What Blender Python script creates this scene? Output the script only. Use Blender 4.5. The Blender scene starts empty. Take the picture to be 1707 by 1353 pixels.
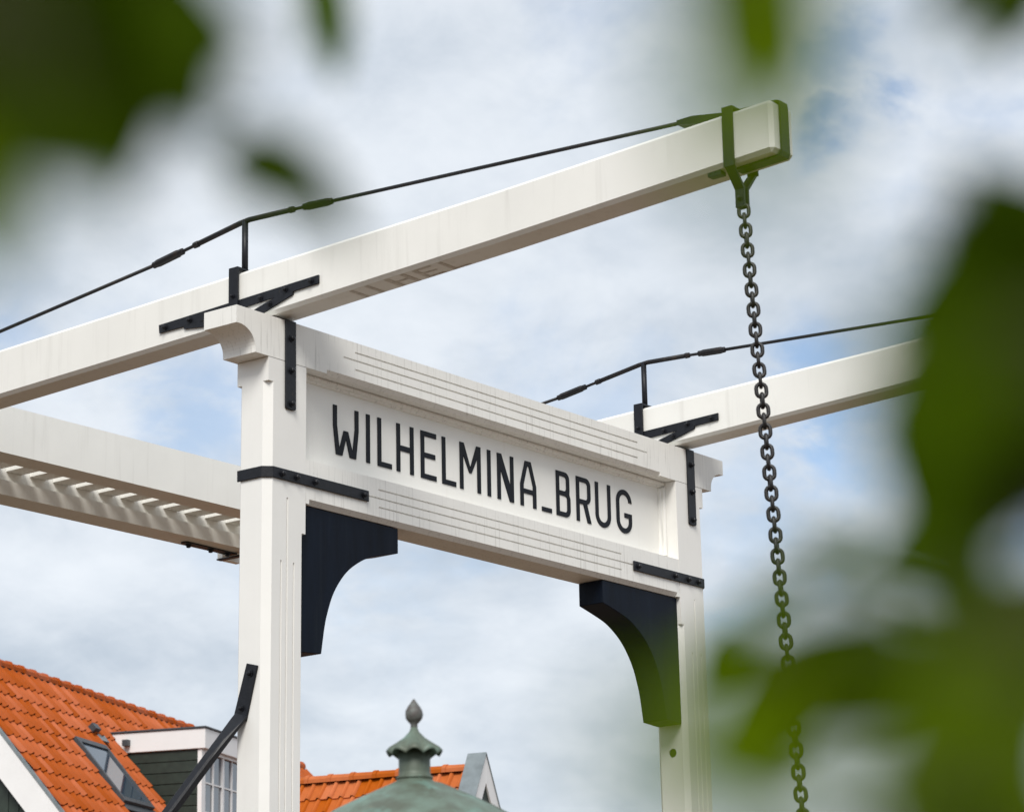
import bpy, bmesh, math, random
from mathutils import Vector, Matrix, noise
R = math.radians
random.seed(11)
S = bpy.context.scene
COL = S.collection

# ------------------------------------------------------------------ camera
CAM_POS = Vector((-14.0663, -12.9645, 1.65))
CAM_R = Vector((0.61279, -0.79000, -0.01967))
CAM_U = Vector((-0.19421, -0.17467, 0.96528))
CAM_F = Vector((0.76601, 0.58769, 0.26047))
cd = bpy.data.cameras.new('camera')
cam = bpy.data.objects.new('camera', cd)
COL.objects.link(cam)
M = Matrix((CAM_R, CAM_U, -CAM_F)).transposed().to_4x4()
M.translation = CAM_POS
cam.matrix_world = M
cd.sensor_width = 36.0
cd.lens = 36.0 * 4664.96 / 1707.0
cd.clip_start = 0.02
cd.clip_end = 6000
cd.dof.use_dof = True
cd.dof.focus_distance = 22.5
cd.dof.aperture_fstop = 4.2
S.camera = cam

def in_frame(p, margin=1.0):
    d = Vector(p) - CAM_POS
    w = d.dot(CAM_F)
    if w < 0.05:
        return False
    x = 4664.96 * d.dot(CAM_R) / w / 853.5
    y = 4664.96 * d.dot(CAM_U) / w / 676.5
    return abs(x) < margin and abs(y) < margin

# ------------------------------------------------------------------ sky and sun
SUN_EL, SUN_AZ = 46.0, 236.0        # azimuth clockwise from +Y
SKY_STRENGTH = 0.10
wd = bpy.data.worlds.new('World')
S.world = wd
wd.use_nodes = True
nt = wd.node_tree
nt.nodes.clear()
N = nt.nodes.new
def lk(a, b): nt.links.new(a, b)
tc = N('ShaderNodeTexCoord')
sky = N('ShaderNodeTexSky')
sky.sky_type = 'NISHITA'
sky.sun_disc = False
sky.sun_elevation = R(SUN_EL)
sky.sun_rotation = R(SUN_AZ)
sky.dust_density = 0.6
sky.ozone_density = 1.6
# project the view direction on a flat cloud layer so that clouds shrink towards the horizon
sep = N('ShaderNodeSeparateXYZ'); lk(tc.outputs['Generated'], sep.inputs[0])
zz = N('ShaderNodeMath'); zz.operation = 'MAXIMUM'; zz.inputs[1].default_value = 0.0; lk(sep.outputs[2], zz.inputs[0])
za = N('ShaderNodeMath'); za.operation = 'ADD'; za.inputs[1].default_value = 0.40; lk(zz.outputs[0], za.inputs[0])
dv = N('ShaderNodeVectorMath'); dv.operation = 'DIVIDE'
lk(tc.outputs['Generated'], dv.inputs[0])
cmb = N('ShaderNodeCombineXYZ')
for i in range(3): lk(za.outputs[0], cmb.inputs[i])
lk(cmb.outputs[0], dv.inputs[1])
def wnoise(scale, detail, rough, vec, off=(0, 0, 0)):
    mp = N('ShaderNodeMapping'); mp.inputs['Location'].default_value = off
    lk(vec, mp.inputs[0])
    n = N('ShaderNodeTexNoise'); n.inputs['Scale'].default_value = scale
    n.inputs['Detail'].default_value = detail; n.inputs['Roughness'].default_value = rough
    n.inputs['Distortion'].default_value = 0.25
    lk(mp.outputs[0], n.inputs['Vector'])
    return n
def wmath(op, a, b, clamp=False):
    m = N('ShaderNodeMath'); m.operation = op; m.use_clamp = clamp
    for i, v in enumerate((a, b)):
        if hasattr(v, 'is_linked'): lk(v, m.inputs[i])
        else: m.inputs[i].default_value = v
    return m.outputs[0]
def wramp(v, a, b):
    m = N('ShaderNodeMapRange'); m.interpolation_type = 'SMOOTHSTEP'
    m.inputs['From Min'].default_value = a; m.inputs['From Max'].default_value = b
    lk(v, m.inputs['Value'])
    return m.outputs['Result']
n_cov = wnoise(3.0, 8, 0.58, dv.outputs[0], (1.1, 2.4, 5.7))
n_tone = wnoise(3.6, 6, 0.5, dv.outputs[0], (9.1, 0.3, 6.0))
n_fine = wnoise(16.0, 6, 0.65, dv.outputs[0], (1.3, 5.2, 0.0))
# openings in the cloud deck, ragged by noise
warp = N('ShaderNodeVectorMath'); warp.operation = 'SCALE'; warp.inputs['Scale'].default_value = 0.15
sub = N('ShaderNodeVectorMath'); sub.operation = 'SUBTRACT'; sub.inputs[1].default_value = (0.5, 0.5, 0.5)
n_w = wnoise(9.0, 8, 0.60, tc.outputs['Generated'], (2.2, 5.9, 8.1))
lk(n_w.outputs['Color'], sub.inputs[0]); lk(sub.outputs[0], warp.inputs[0])
wadd = N('ShaderNodeVectorMath'); lk(tc.outputs['Generated'], wadd.inputs[0]); lk(warp.outputs[0], wadd.inputs[1])
OPENINGS = [((0.6949, 0.6711, 0.2583), 0.050, 0.55), ((0.8327, 0.4923, 0.2536), 0.042, 0.85),
            ((0.8171, 0.4548, 0.3543), 0.026, 0.9), ((0.800, 0.459, 0.385), 0.030, 0.6),
            ((0.7744, 0.5733, 0.2677), 0.040, 0.35), ((0.6398, 0.7144, 0.2834), 0.035, 0.45),
            ((0.8175, 0.5322, 0.2202), 0.040, 0.4), ((0.7416, 0.6416, 0.196), 0.06, 0.25)]
gap = None
for d, rad, amt in OPENINGS:
    dist = N('ShaderNodeVectorMath'); dist.operation = 'DISTANCE'
    lk(wadd.outputs[0], dist.inputs[0]); dist.inputs[1].default_value = Vector(d).normalized()
    g = wmath('MULTIPLY', wramp(dist.outputs['Value'], rad, rad * 0.15), amt)
    gap = g if gap is None else wmath('MAXIMUM', gap, g)
n_rag = wnoise(13.0, 7, 0.6, dv.outputs[0], (2.2, 6.1, 3.4))
gap = wmath('MULTIPLY', gap, wramp(n_rag.outputs['Fac'], 0.33, 0.56))
cover = wramp(n_cov.outputs['Fac'], 0.20, 0.44)
cover = wmath('MULTIPLY', cover, wmath('SUBTRACT', 1.0, gap))
cover = wmath('MAXIMUM', wmath('ADD', wmath('MULTIPLY', cover, 0.97), -0.02), 0.0, True)
tone = wmath('ADD', wmath('MULTIPLY', n_tone.outputs['Fac'], 0.75), wmath('MULTIPLY', n_fine.outputs['Fac'], 0.25))
tone = wramp(tone, 0.30, 0.66)
cr = N('ShaderNodeMixRGB'); lk(tone, cr.inputs[0])
cr.inputs[1].default_value = (3.35, 3.85, 4.45, 1)      # grey undersides
cr.inputs[2].default_value = (5.9, 6.2, 6.55, 1)      # bright cloud
mx = N('ShaderNodeMixRGB'); lk(cover, mx.inputs[0]); lk(sky.outputs[0], mx.inputs[1]); lk(cr.outputs[0], mx.inputs[2])
bg = N('ShaderNodeBackground'); bg.inputs['Strength'].default_value = SKY_STRENGTH
lk(mx.outputs[0], bg.inputs['Color'])
wo = N('ShaderNodeOutputWorld'); lk(bg.outputs[0], wo.inputs['Surface'])
wd.cycles.sampling_method = 'AUTOMATIC'

ld = bpy.data.lights.new('sun', 'SUN')
ld.energy = 2.2
ld.angle = R(26)
ld.color = (1.0, 0.965, 0.91)
sun = bpy.data.objects.new('sun', ld)
COL.objects.link(sun)
sd = Vector((math.sin(R(SUN_AZ)) * math.cos(R(SUN_EL)), math.cos(R(SUN_AZ)) * math.cos(R(SUN_EL)), math.sin(R(SUN_EL))))
sun.rotation_euler = sd.to_track_quat('Z', 'Y').to_euler()
sun.location = (0, 0, 60)

S.view_settings.view_transform = 'Standard'
S.view_settings.look = 'None'
S.view_settings.gamma = 1.0
S.view_settings.use_curve_mapping = False
S.view_settings.exposure = 0.60
S.cycles.use_denoising = True
S.cycles.max_bounces = 8
S.cycles.diffuse_bounces = 4
S.cycles.transparent_max_bounces = 8
S.cycles.caustics_reflective = False
S.cycles.caustics_refractive = False
S.cycles.sample_clamp_indirect = 6

# ------------------------------------------------------------------ materials
def mat(name, base, rough=0.5, var=0.0, vscale=8.0, stretch=(1, 1, 1), second=None, bump=0.0, bscale=40.0,
        rnd=0.0, metal=0.0, spec=0.5, streaks=None, dirt=None, low=0.4, high=0.65):
    m = bpy.data.materials.new(name)
    m.use_nodes = True
    t = m.node_tree
    b = t.nodes['Principled BSDF']
    b.inputs['Roughness'].default_value = rough
    b.inputs['Metallic'].default_value = metal
    b.inputs['Specular IOR Level'].default_value = spec
    co = t.nodes.new('ShaderNodeTexCoord')
    def nz(scale, st, detail=6, rg=0.6):
        mp = t.nodes.new('ShaderNodeMapping'); mp.inputs['Scale'].default_value = st
        t.links.new(co.outputs['Object'], mp.inputs[0])
        n = t.nodes.new('ShaderNodeTexNoise'); n.inputs['Scale'].default_value = scale
        n.inputs['Detail'].default_value = detail; n.inputs['Roughness'].default_value = rg
        t.links.new(mp.outputs[0], n.inputs['Vector'])
        return n.outputs['Fac']
    def rng(v, a, b_, lo=0.0, hi=1.0):
        q = t.nodes.new('ShaderNodeMapRange')
        q.inputs['From Min'].default_value = a; q.inputs['From Max'].default_value = b_
        q.inputs['To Min'].default_value = lo; q.inputs['To Max'].default_value = hi
        t.links.new(v, q.inputs['Value'])
        return q.outputs['Result']
    def mixc(fac, c1, c2):
        q = t.nodes.new('ShaderNodeMixRGB')
        for i, v in ((0, fac), (1, c1), (2, c2)):
            if isinstance(v, (tuple, list)): q.inputs[i].default_value = (*v[:3], 1)
            elif isinstance(v, float): q.inputs[i].default_value = v
            else: t.links.new(v, q.inputs[i])
        return q.outputs[0]
    c = tuple(base)
    if second is not None:
        c = mixc(rng(nz(vscale, stretch), low, high, 0.0, 1.0), c, second)
    elif var:
        dk = tuple(x * (1 - var) for x in base); lt = tuple(min(1, x * (1 + var)) for x in base)
        c = mixc(rng(nz(vscale, stretch), 0.3, 0.7), dk, lt)
    if streaks:
        c = mixc(rng(nz(streaks[1], streaks[2], 4, 0.55), streaks[3], streaks[4], 0.0, streaks[5]), c, streaks[0])
    if dirt:
        c = mixc(rng(nz(dirt[1], (1, 1, 1), 8, 0.7), dirt[2], dirt[3], 0.0, dirt[4]), c, dirt[0])
    if rnd:
        oi = t.nodes.new('ShaderNodeObjectInfo')
        hs = t.nodes.new('ShaderNodeHueSaturation')
        t.links.new(rng(oi.outputs['Random'], 0, 1, 1 - rnd, 1 + rnd), hs.inputs['Value'])
        t.links.new(rng(oi.outputs['Random'], 0, 1, 1.06, 0.94), hs.inputs['Saturation'])
        if isinstance(c, tuple): hs.inputs['Color'].default_value = (*c[:3], 1)
        else: t.links.new(c, hs.inputs['Color'])
        c = hs.outputs[0]
    if isinstance(c, tuple): b.inputs['Base Color'].default_value = (*c[:3], 1)
    else: t.links.new(c, b.inputs['Base Color'])
    if bump:
        bp = t.nodes.new('ShaderNodeBump'); bp.inputs['Strength'].default_value = bump; bp.inputs['Distance'].default_value = 0.01
        t.links.new(nz(bscale, stretch), bp.inputs['Height']); t.links.new(bp.outputs[0], b.inputs['Normal'])
    return m

WHITE = mat('white_paint', (0.80, 0.79, 0.75), 0.42, var=0.035, vscale=3.0, stretch=(1, 1, 0.5), bump=0.06, bscale=14,
            streaks=((0.36, 0.35, 0.32), 48.0, (1, 1, 0.045), 0.55, 0.72, 0.42), dirt=((0.36, 0.34, 0.28), 20.0, 0.60, 0.76, 0.40))
POSTWHITE = mat('white_post_paint', (0.80, 0.79, 0.755), 0.42, var=0.025, vscale=2.0, bump=0.04, bscale=10,
            streaks=((0.55, 0.54, 0.50), 9.0, (1, 1, 0.08), 0.60, 0.80, 0.14), dirt=((0.40, 0.37, 0.32), 22.0, 0.70, 0.82, 0.35))
BEAMWHITE = mat('white_beam_paint', (0.80, 0.79, 0.745), 0.42, var=0.03, vscale=2.0, bump=0.05, bscale=10,
                streaks=((0.50, 0.48, 0.44), 14.0, (1, 1, 0.06), 0.56, 0.76, 0.25), dirt=((0.36, 0.33, 0.28), 24.0, 0.68, 0.80, 0.4))
PANELWHITE = mat('white_panel_paint', (0.81, 0.80, 0.76), 0.4, var=0.02, vscale=2.0,
                 streaks=((0.6, 0.57, 0.5), 20.0, (1, 1, 0.05), 0.60, 0.78, 0.22))
IRON = mat('black_iron', (0.0075, 0.0085, 0.012), 0.45, var=0.35, vscale=30, bump=0.15, bscale=70, spec=0.3, dirt=((0.06, 0.045, 0.035), 26.0, 0.62, 0.74, 0.5))
RODIRON = mat('black_rod', (0.012, 0.012, 0.014), 0.5, spec=0.3, second=(0.035, 0.024, 0.018), vscale=20, low=0.5, high=0.75)
CHAIN = mat('chain_iron', (0.011, 0.0105, 0.011), 0.42, spec=0.4, second=(0.027, 0.022, 0.019), vscale=60, bump=0.2, bscale=150)
NAVY = mat('navy_paint', (0.0030, 0.0062, 0.0135), 0.45, spec=0.10, var=0.3, vscale=4, stretch=(3, 3, 0.5), bump=0.06, bscale=14,
           streaks=((0.012, 0.016, 0.022), 16.0, (1, 1, 0.05), 0.55, 0.75, 0.5))
LETTER = mat('letter_paint', (0.004, 0.0055, 0.010), 0.5, var=0.2, vscale=20, spec=0.2)
GRAFFITI = mat('faded_mark', (0.59, 0.555, 0.50), 0.6, var=0.2, vscale=30)
TILE = mat('clay_tile', (0.385, 0.087, 0.019), 0.68, spec=0.15, var=0.16, vscale=6, rnd=0.17, bump=0.15, bscale=60,
           dirt=((0.20, 0.08, 0.035), 3.0, 0.52, 0.70, 0.55))
TILE2 = mat('clay_tile_light', (0.43, 0.107, 0.022), 0.65, spec=0.15, var=0.14, vscale=6, rnd=0.14, bump=0.15, bscale=60,
            dirt=((0.28, 0.10, 0.04), 7.0, 0.60, 0.78, 0.4))
RIDGE = mat('ridge_clay', (0.38, 0.080, 0.016), 0.68, spec=0.15, var=0.2, vscale=8, rnd=0.10, bump=0.2, bscale=50)
BATTEN = mat('dark_underlay', (0.03, 0.02, 0.015), 0.9)
TRIM = mat('white_trim', (0.79, 0.78, 0.77), 0.45, var=0.03, vscale=3, dirt=((0.5, 0.48, 0.44), 6.0, 0.6, 0.8, 0.25))
GREEN = mat('dark_green_boards', (0.018, 0.028, 0.020), 0.5, var=0.3, vscale=6, rnd=0.12)
ZINC = mat('zinc', (0.20, 0.23, 0.24), 0.45, var=0.2, vscale=5, metal=0.3, dirt=((0.40, 0.38, 0.32), 6.0, 0.62, 0.8, 0.5))
LEAD = mat('dark_lead', (0.05, 0.055, 0.062), 0.5, var=0.2, vscale=10)
COPPER = mat('copper_patina', (0.135, 0.190, 0.150), 0.55, second=(0.085, 0.100, 0.072), vscale=5.0, stretch=(1, 1, 0.35), low=0.42, high=0.62,
             metal=0.1, bump=0.15, bscale=18, streaks=((0.18, 0.34, 0.29), 7.0, (1, 1, 0.3), 0.55, 0.75, 0.7),
             dirt=((0.20, 0.13, 0.06), 7.0, 0.66, 0.75, 0.5))
FINIAL = mat('weathered_bronze', (0.085, 0.075, 0.070), 0.6, second=(0.12, 0.13, 0.12), vscale=40, bump=0.4, bscale=60)
KIOSKGREEN = mat('kiosk_paint', (0.03, 0.06, 0.045), 0.45, var=0.2, vscale=4)
GLASS = mat('window_glass', (0.035, 0.055, 0.08), 0.03, spec=1.0)  # blue in the base colour stands in for reflected sky
GLASS.node_tree.nodes['Principled BSDF'].inputs['IOR'].default_value = 1.9
BLIND = mat('white_blind', (0.72, 0.71, 0.68), 0.7)
BARK = mat('bark', (0.09, 0.065, 0.045), 0.9, second=(0.05, 0.038, 0.028), vscale=14, stretch=(1, 1, 0.25), bump=0.6, bscale=30)
TWIG = mat('twig_bark', (0.07, 0.06, 0.03), 0.8, var=0.2, vscale=30)
GROUND = mat('brick_paving', (0.150, 0.102, 0.066), 0.85, second=(0.115, 0.085, 0.062), vscale=0.6, bump=0.3, bscale=8)

def leaf_mat(name, col, trans, tfac):
    m = bpy.data.materials.new(name); m.use_nodes = True
    t = m.node_tree; t.nodes.clear()
    o = t.nodes.new('ShaderNodeOutputMaterial')
    p = t.nodes.new('ShaderNodeBsdfPrincipled'); p.inputs['Roughness'].default_value = 0.6; p.inputs['Specular IOR Level'].default_value = 0.06
    tr = t.nodes.new('ShaderNodeBsdfTranslucent')
    mxs = t.nodes.new('ShaderNodeMixShader'); mxs.inputs[0].default_value = tfac
    co = t.nodes.new('ShaderNodeTexCoord')
    n = t.nodes.new('ShaderNodeTexNoise'); n.inputs['Scale'].default_value = 60
    t.links.new(co.outputs['Object'], n.inputs['Vector'])
    for sh, c, k in ((p, col, 'Base Color'), (tr, trans, 'Color')):
        q = t.nodes.new('ShaderNodeMixRGB')
        q.inputs[1].default_value = (*[x * 0.8 for x in c], 1); q.inputs[2].default_value = (*[x * 1.2 for x in c], 1)
        t.links.new(n.outputs['Fac'], q.inputs[0]); t.links.new(q.outputs[0], sh.inputs[k])
    t.links.new(p.outputs[0], mxs.inputs[1]); t.links.new(tr.outputs[0], mxs.inputs[2]); t.links.new(mxs.outputs[0], o.inputs[0])
    return m
LEAFM = [leaf_mat('leaf_dark', (0.046, 0.078, 0.0015), (0.05, 0.10, 0.0), 0.45),  # the leaf tones hold shaded and backlit looks in their colour
         leaf_mat('leaf_mid', (0.085, 0.150, 0.003), (0.11, 0.21, 0.0), 0.5),
         leaf_mat('leaf_bright', (0.13, 0.22, 0.002), (0.25, 0.38, 0.0), 0.6)]

# ------------------------------------------------------------------ helpers
def link(o, parent=None, inv=None):
    COL.objects.link(o)
    if parent is not None:
        o.parent = parent
        if inv is not None: o.matrix_parent_inverse = inv
    return o
def tag(o, label=None, cat=None, group=None, kind=None):
    if label: o['label'] = label
    if cat: o['category'] = cat
    if group: o['group'] = group
    if kind: o['kind'] = kind
    return o
def thing(name, label, cat, loc=(0, 0, 0), rz=0.0, group=None):
    o = bpy.data.objects.new(name, None); o.empty_display_size = 0.2
    COL.objects.link(o); o.location = loc; o.rotation_euler = (0, 0, rz)
    return tag(o, label, cat, group)
def mesh_of(name, bm, m, smooth=False):
    bmesh.ops.recalc_face_normals(bm, faces=bm.faces)
    me = bpy.data.meshes.new(name); bm.to_mesh(me); bm.free()
    me.materials.append(m)
    if smooth:
        for p in me.polygons: p.use_smooth = True
    return me
def obj(name, bm, m, parent=None, smooth=False, inv=None):
    return link(bpy.data.objects.new(name, mesh_of(name, bm, m, smooth)), parent, inv)
def bev(bm, w, seg=1):
    if w > 0:
        es = [e for e in bm.edges if e.is_manifold and e.calc_face_angle(0) > 0.5]
        bmesh.ops.bevel(bm, geom=es, offset=w, segments=seg, profile=0.6, affect='EDGES', clamp_overlap=True)
    return bm
def add_box(bm, x0, x1, y0, y1, z0, z1):
    v = [bm.verts.new((x, y, z)) for z in (z0, z1) for y in (y0, y1) for x in (x0, x1)]
    for f in ((0, 2, 3, 1), (4, 5, 7, 6), (0, 1, 5, 4), (2, 6, 7, 3), (0, 4, 6, 2), (1, 3, 7, 5)):
        bm.faces.new([v[i] for i in f])
def box(x0, x1, y0, y1, z0, z1, b=0.0, seg=1):
    bm = bmesh.new(); add_box(bm, x0, x1, y0, y1, z0, z1); return bev(bm, b, seg)
def add_prism(bm, pts, a, b, axis):
    """extrude a 2-D polygon: axis 'x' pts=(y,z), 'y' pts=(x,z), 'z' pts=(x,y)"""
    f = {'x': lambda p, t: (t, p[0], p[1]), 'y': lambda p, t: (p[0], t, p[1]), 'z': lambda p, t: (p[0], p[1], t)}[axis]
    A = [bm.verts.new(f(p, a)) for p in pts]; B = [bm.verts.new(f(p, b)) for p in pts]
    bm.faces.new(A); bm.faces.new(B[::-1])
    for i in range(len(pts)):
        j = (i + 1) % len(pts); bm.faces.new((A[j], A[i], B[i], B[j]))
def prism(pts, a, b, axis, bv=0.0, seg=1):
    bm = bmesh.new(); add_prism(bm, pts, a, b, axis)
    bmesh.ops.recalc_face_normals(bm, faces=bm.faces)
    return bev(bm, bv, seg)
def add_tube(bm, path, r, seg=10, caps=True):
    path = [Vector(p) for p in path]
    rr = r if isinstance(r, (list, tuple)) else [r] * len(path)
    rings = []; prev = None
    for i, p in enumerate(path):
        t = (path[min(i + 1, len(path) - 1)] - path[max(i - 1, 0)]).normalized()
        n = (Vector((0, 0, 1)) if abs(t.z) < 0.9 else Vector((1, 0, 0))) if prev is None else prev
        n = (n - t * n.dot(t)).normalized(); b = t.cross(n); prev = n
        rings.append([bm.verts.new(p + (n * math.cos(2 * math.pi * k / seg) + b * math.sin(2 * math.pi * k / seg)) * rr[i]) for k in range(seg)])
    for a, b in zip(rings, rings[1:]):
        for k in range(seg):
            bm.faces.new((a[k], a[(k + 1) % seg], b[(k + 1) % seg], b[k]))
    if caps:
        bm.faces.new(rings[0][::-1]); bm.faces.new(rings[-1])
def tube(path, r, seg=10):
    bm = bmesh.new(); add_tube(bm, path, r, seg); return bm
def add_lathe(bm, prof, cx, cy, seg=32, ruffle=None):
    rings = []
    for i, (r, z) in enumerate(prof):
        ring = []
        for k in range(seg):
            a = 2 * math.pi * k / seg
            q, dz = r, 0.0
            if ruffle: q, dz = ruffle(i, a, r)
            ring.append(bm.verts.new((cx + q * math.cos(a), cy + q * math.sin(a), z + dz)))
        rings.append(ring)
    for a, b in zip(rings, rings[1:]):
        for k in range(seg):
            bm.faces.new((a[k], a[(k + 1) % seg], b[(k + 1) % seg], b[k]))
    bm.faces.new(rings[0][::-1]); bm.faces.new(rings[-1])
def cut(o, bms):
    """carve closed cutter meshes out of object o and bake the result"""
    tmp = []
    for bm in bms:
        me = bpy.data.meshes.new('cutter'); bmesh.ops.recalc_face_normals(bm, faces=bm.faces); bm.to_mesh(me); bm.free()
        c = bpy.data.objects.new('cutter', me); COL.objects.link(c); tmp.append(c)
        md = o.modifiers.new('cut', 'BOOLEAN'); md.operation = 'DIFFERENCE'; md.solver = 'EXACT'; md.object = c
    dg = bpy.context.evaluated_depsgraph_get(); dg.update()
    me = bpy.data.meshes.new_from_object(o.evaluated_get(dg))
    old = o.data; o.modifiers.clear(); o.data = me; me.name = old.name
    if not me.materials: me.materials.append(old.materials[0])
    bpy.data.meshes.remove(old)
    for c in tmp:
        m2 = c.data; bpy.data.objects.remove(c); bpy.data.meshes.remove(m2)
    return o
def shape2d(outline, holes, depth, place, name, m, parent, inv=None):
    """flat outline with holes -> solid of the given depth; place maps (u,v,w) to 3-D"""
    cu = bpy.data.curves.new('c', 'CURVE'); cu.dimensions = '2D'; cu.fill_mode = 'BOTH'; cu.extrude = depth / 2
    for pts in [outline] + holes:
        s = cu.splines.new('POLY'); s.points.add(len(pts) - 1); s.use_cyclic_u = True
        for p, q in zip(s.points, pts): p.co = (q[0], q[1], 0, 1)
    o = bpy.data.objects.new('c', cu); COL.objects.link(o)
    dg = bpy.context.evaluated_depsgraph_get(); dg.update()
    me = bpy.data.meshes.new_from_object(o.evaluated_get(dg))
    bpy.data.objects.remove(o); bpy.data.curves.remove(cu)
    bm = bmesh.new(); bm.from_mesh(me); bpy.data.meshes.remove(me)
    bmesh.ops.remove_doubles(bm, verts=bm.verts, dist=1e-5)
    for v in bm.verts: v.co = Vector(place(v.co.x, v.co.y, v.co.z))
    return obj(name, bm, m, parent, inv=inv)
BOLT = {}
def bolt(pos, nrm, parent, inv=None, r=0.019, h=0.026):
    key = (r, h)
    if key not in BOLT:
        bm = bmesh.new()
        add_lathe(bm, [(r * 1.45, 0), (r * 1.45, h * .22), (r, h * .24), (r, h * .75), (r * .8, h), (r * .3, h * 1.12)], 0, 0, 8)
        BOLT[key] = mesh_of('bolt', bm, IRON)
    o = bpy.data.objects.new('bolt', BOLT[key]); link(o, parent, inv)
    q = Vector(nrm).to_track_quat('Z', 'Y')
    o.matrix_basis = Matrix.Translation(pos) @ q.to_matrix().to_4x4()
    return o

# ------------------------------------------------------------------ ground
bm = bmesh.new()
bmesh.ops.create_grid(bm, x_segments=24, y_segments=24, size=1800)
tag(obj('ground', bm, GROUND), kind='structure')

# ------------------------------------------------------------------ bridge portal
ZT, ZE, ZB, ZL1, ZL0 = 7.499, 7.371, 7.196, 6.514, 6.227
PW, PD, W = 0.40, 0.30, 5.498
LEAN = 0.0098
portal = thing('bridge_portal', 'white timber drawbridge portal with lettered sign board and navy corner brackets', 'bridge portal', (W / 2, PD / 2, 0))
PI_ = Matrix.Translation((-W / 2, -PD / 2, 0))
def P(name, bm, m, smooth=False): return obj(name, bm, m, portal, smooth, PI_)

def chamfer_cut(x, y, leg, z0, z1):
    d = leg
    return prism([(x - d, y), (x, y - d), (x + d, y), (x, y + d)], z0, z1, 'z')
for side in (0, 1):
    x0 = 0.0 if side == 0 else W - PW
    x1 = x0 + PW
    o = P('post', box(x0, x1, 0, PD, 0, ZB - 0.003), POSTWHITE)
    cuts = []
    outer, inner = (x0, x1) if side == 0 else (x1, x0)
    cuts.append(chamfer_cut(outer, 0, 0.052, 0.4, 7.02))
    cuts.append(chamfer_cut(outer, PD, 0.045, 0.4, 7.02))
    cuts.append(chamfer_cut(inner, 0, 0.040, 0.4, 5.965))
    cuts.append(chamfer_cut(inner, PD, 0.040, 0.4, 5.965))
    cx = (x0 + x1) / 2
    for gx, top in ((cx + 0.009, 6.20), (cx - 0.052, 5.74), (cx + 0.080, 5.74)):
        cuts.append(prism([(gx - 0.009, -0.005), (gx + 0.009, -0.005), (gx + 0.006, 0.012), (gx - 0.006, 0.012)], 0.6, top, 'z'))
    if side == 1:
        b = bmesh.new(); bmesh.ops.create_cone(b, cap_ends=True, segments=16, radius1=0.038, radius2=0.038, depth=0.12,
            matrix=Matrix.Translation((x0, 0.14, 4.897)) @ Matrix.Rotation(R(90), 4, 'Y'))
        cuts.append(b)
    cut(o, cuts)
    sgn = 1 if side == 0 else -1
    for v in o.data.vertices: v.co.x += sgn * LEAN * (v.co.z - ZL0)

b = bmesh.new(); bmesh.ops.create_cone(b, cap_ends=True, segments=16, radius1=0.036, radius2=0.036, depth=0.02,
    matrix=Matrix.Translation((W - PW + 0.032, 0.14, 4.897)) @ Matrix.Rotation(R(90), 4, 'Y'))
P('hole_shade_disc', b, IRON)  # dark disc stands in for the shade inside the hole
# cap beam with scrolled ends
OV, CV = 0.325, 0.129
arc = [(-0.295 + 0.166 * math.sin(t), ZB + 0.028 + (ZE - ZB - 0.028) * math.cos(t)) for t in [R(a) for a in range(0, 91, 9)]]
left = [(-OV, ZT), (-OV, ZE)] + arc + [(-CV, ZB)]
right = [(W - x, z) for x, z in left][::-1]
o = P('cap_beam', prism(left + right, -0.002, PD + 0.013, 'y'), WHITE)
cuts = []
for (a, b, z) in ((0.944, 4.544, 7.422), (0.815, 4.676, 7.361), (0.944, 4.540, 7.291)):
    cuts.append(prism([(-0.006, z - 0.007), (-0.006, z + 0.007), (0.010, z + 0.004), (0.010, z - 0.004)], a, b, 'x'))
# stopped chamfer along the lower front edge
cc = bmesh.new(); c_ = 0.030
add_prism(cc, [(-0.002 - c_, ZB), (-0.002, ZB - c_), (-0.002 + c_, ZB), (-0.002, ZB + c_)], 0.63, 4.86, 'x')
cuts.append(cc)
cut(o, cuts)

# lower beam
xi0, xi1 = PW + 0.0035, W - PW - 0.0035
o = P('lower_beam', box(xi0, xi1, 0.002, PD, 6.192, ZL1), WHITE)
cuts = []
for (a, b, z) in ((1.201, 4.268, 6.431), (1.08, 4.432, 6.366), (1.205, 4.265, 6.299)):
    cuts.append(prism([(-0.004, z - 0.007), (-0.004, z + 0.007), (0.013, z + 0.004), (0.013, z - 0.004)], a, b, 'x'))
cc = bmesh.new(); c_ = 0.035
add_prism(cc, [(0.002 - c_, 6.192), (0.002, 6.192 - c_), (0.002 + c_, 6.192), (0.002, 6.192 + c_)], 0.44, 5.06, 'x')
cuts.append(cc)
cut(o, cuts)

# sign board with its mouldings and letters
PY = 0.16
sign = P('sign_board', box(PW + 0.005, W - PW - 0.005, PY, PY + 0.045, ZL1 - 0.01, ZB - 0.006), PANELWHITE)
def prof_mould(axis, a, b, c0, sgn):
    pts = [(PY - 0.052, 0), (PY - 0.052, 0.012), (PY - 0.044, 0.024), (PY - 0.026, 0.027), (PY - 0.020, 0.040), (PY + 0.003, 0.045), (PY + 0.003, 0)]
    if axis == 'x':
        return prism([(y, c0 + sgn * d) for y, d in pts], a, b, 'x')
    return prism([(c0 + sgn * d, y) for y, d in pts], a, b, 'z')
obj('moulding', prof_mould('x', PW + 0.006, W - PW - 0.006, ZB - 0.004, -1), WHITE, sign)
obj('moulding', prof_mould('x', PW + 0.006, W - PW - 0.006, ZL1 + 0.002, 1), WHITE, sign)
obj('moulding', prof_mould('z', ZL1 + 0.048, ZB - 0.050, PW + 0.009, 1), WHITE, sign)
obj('moulding', prof_mould('z', ZL1 + 0.048, ZB - 0.050, W - PW - 0.009, -1), WHITE, sign)

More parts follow.
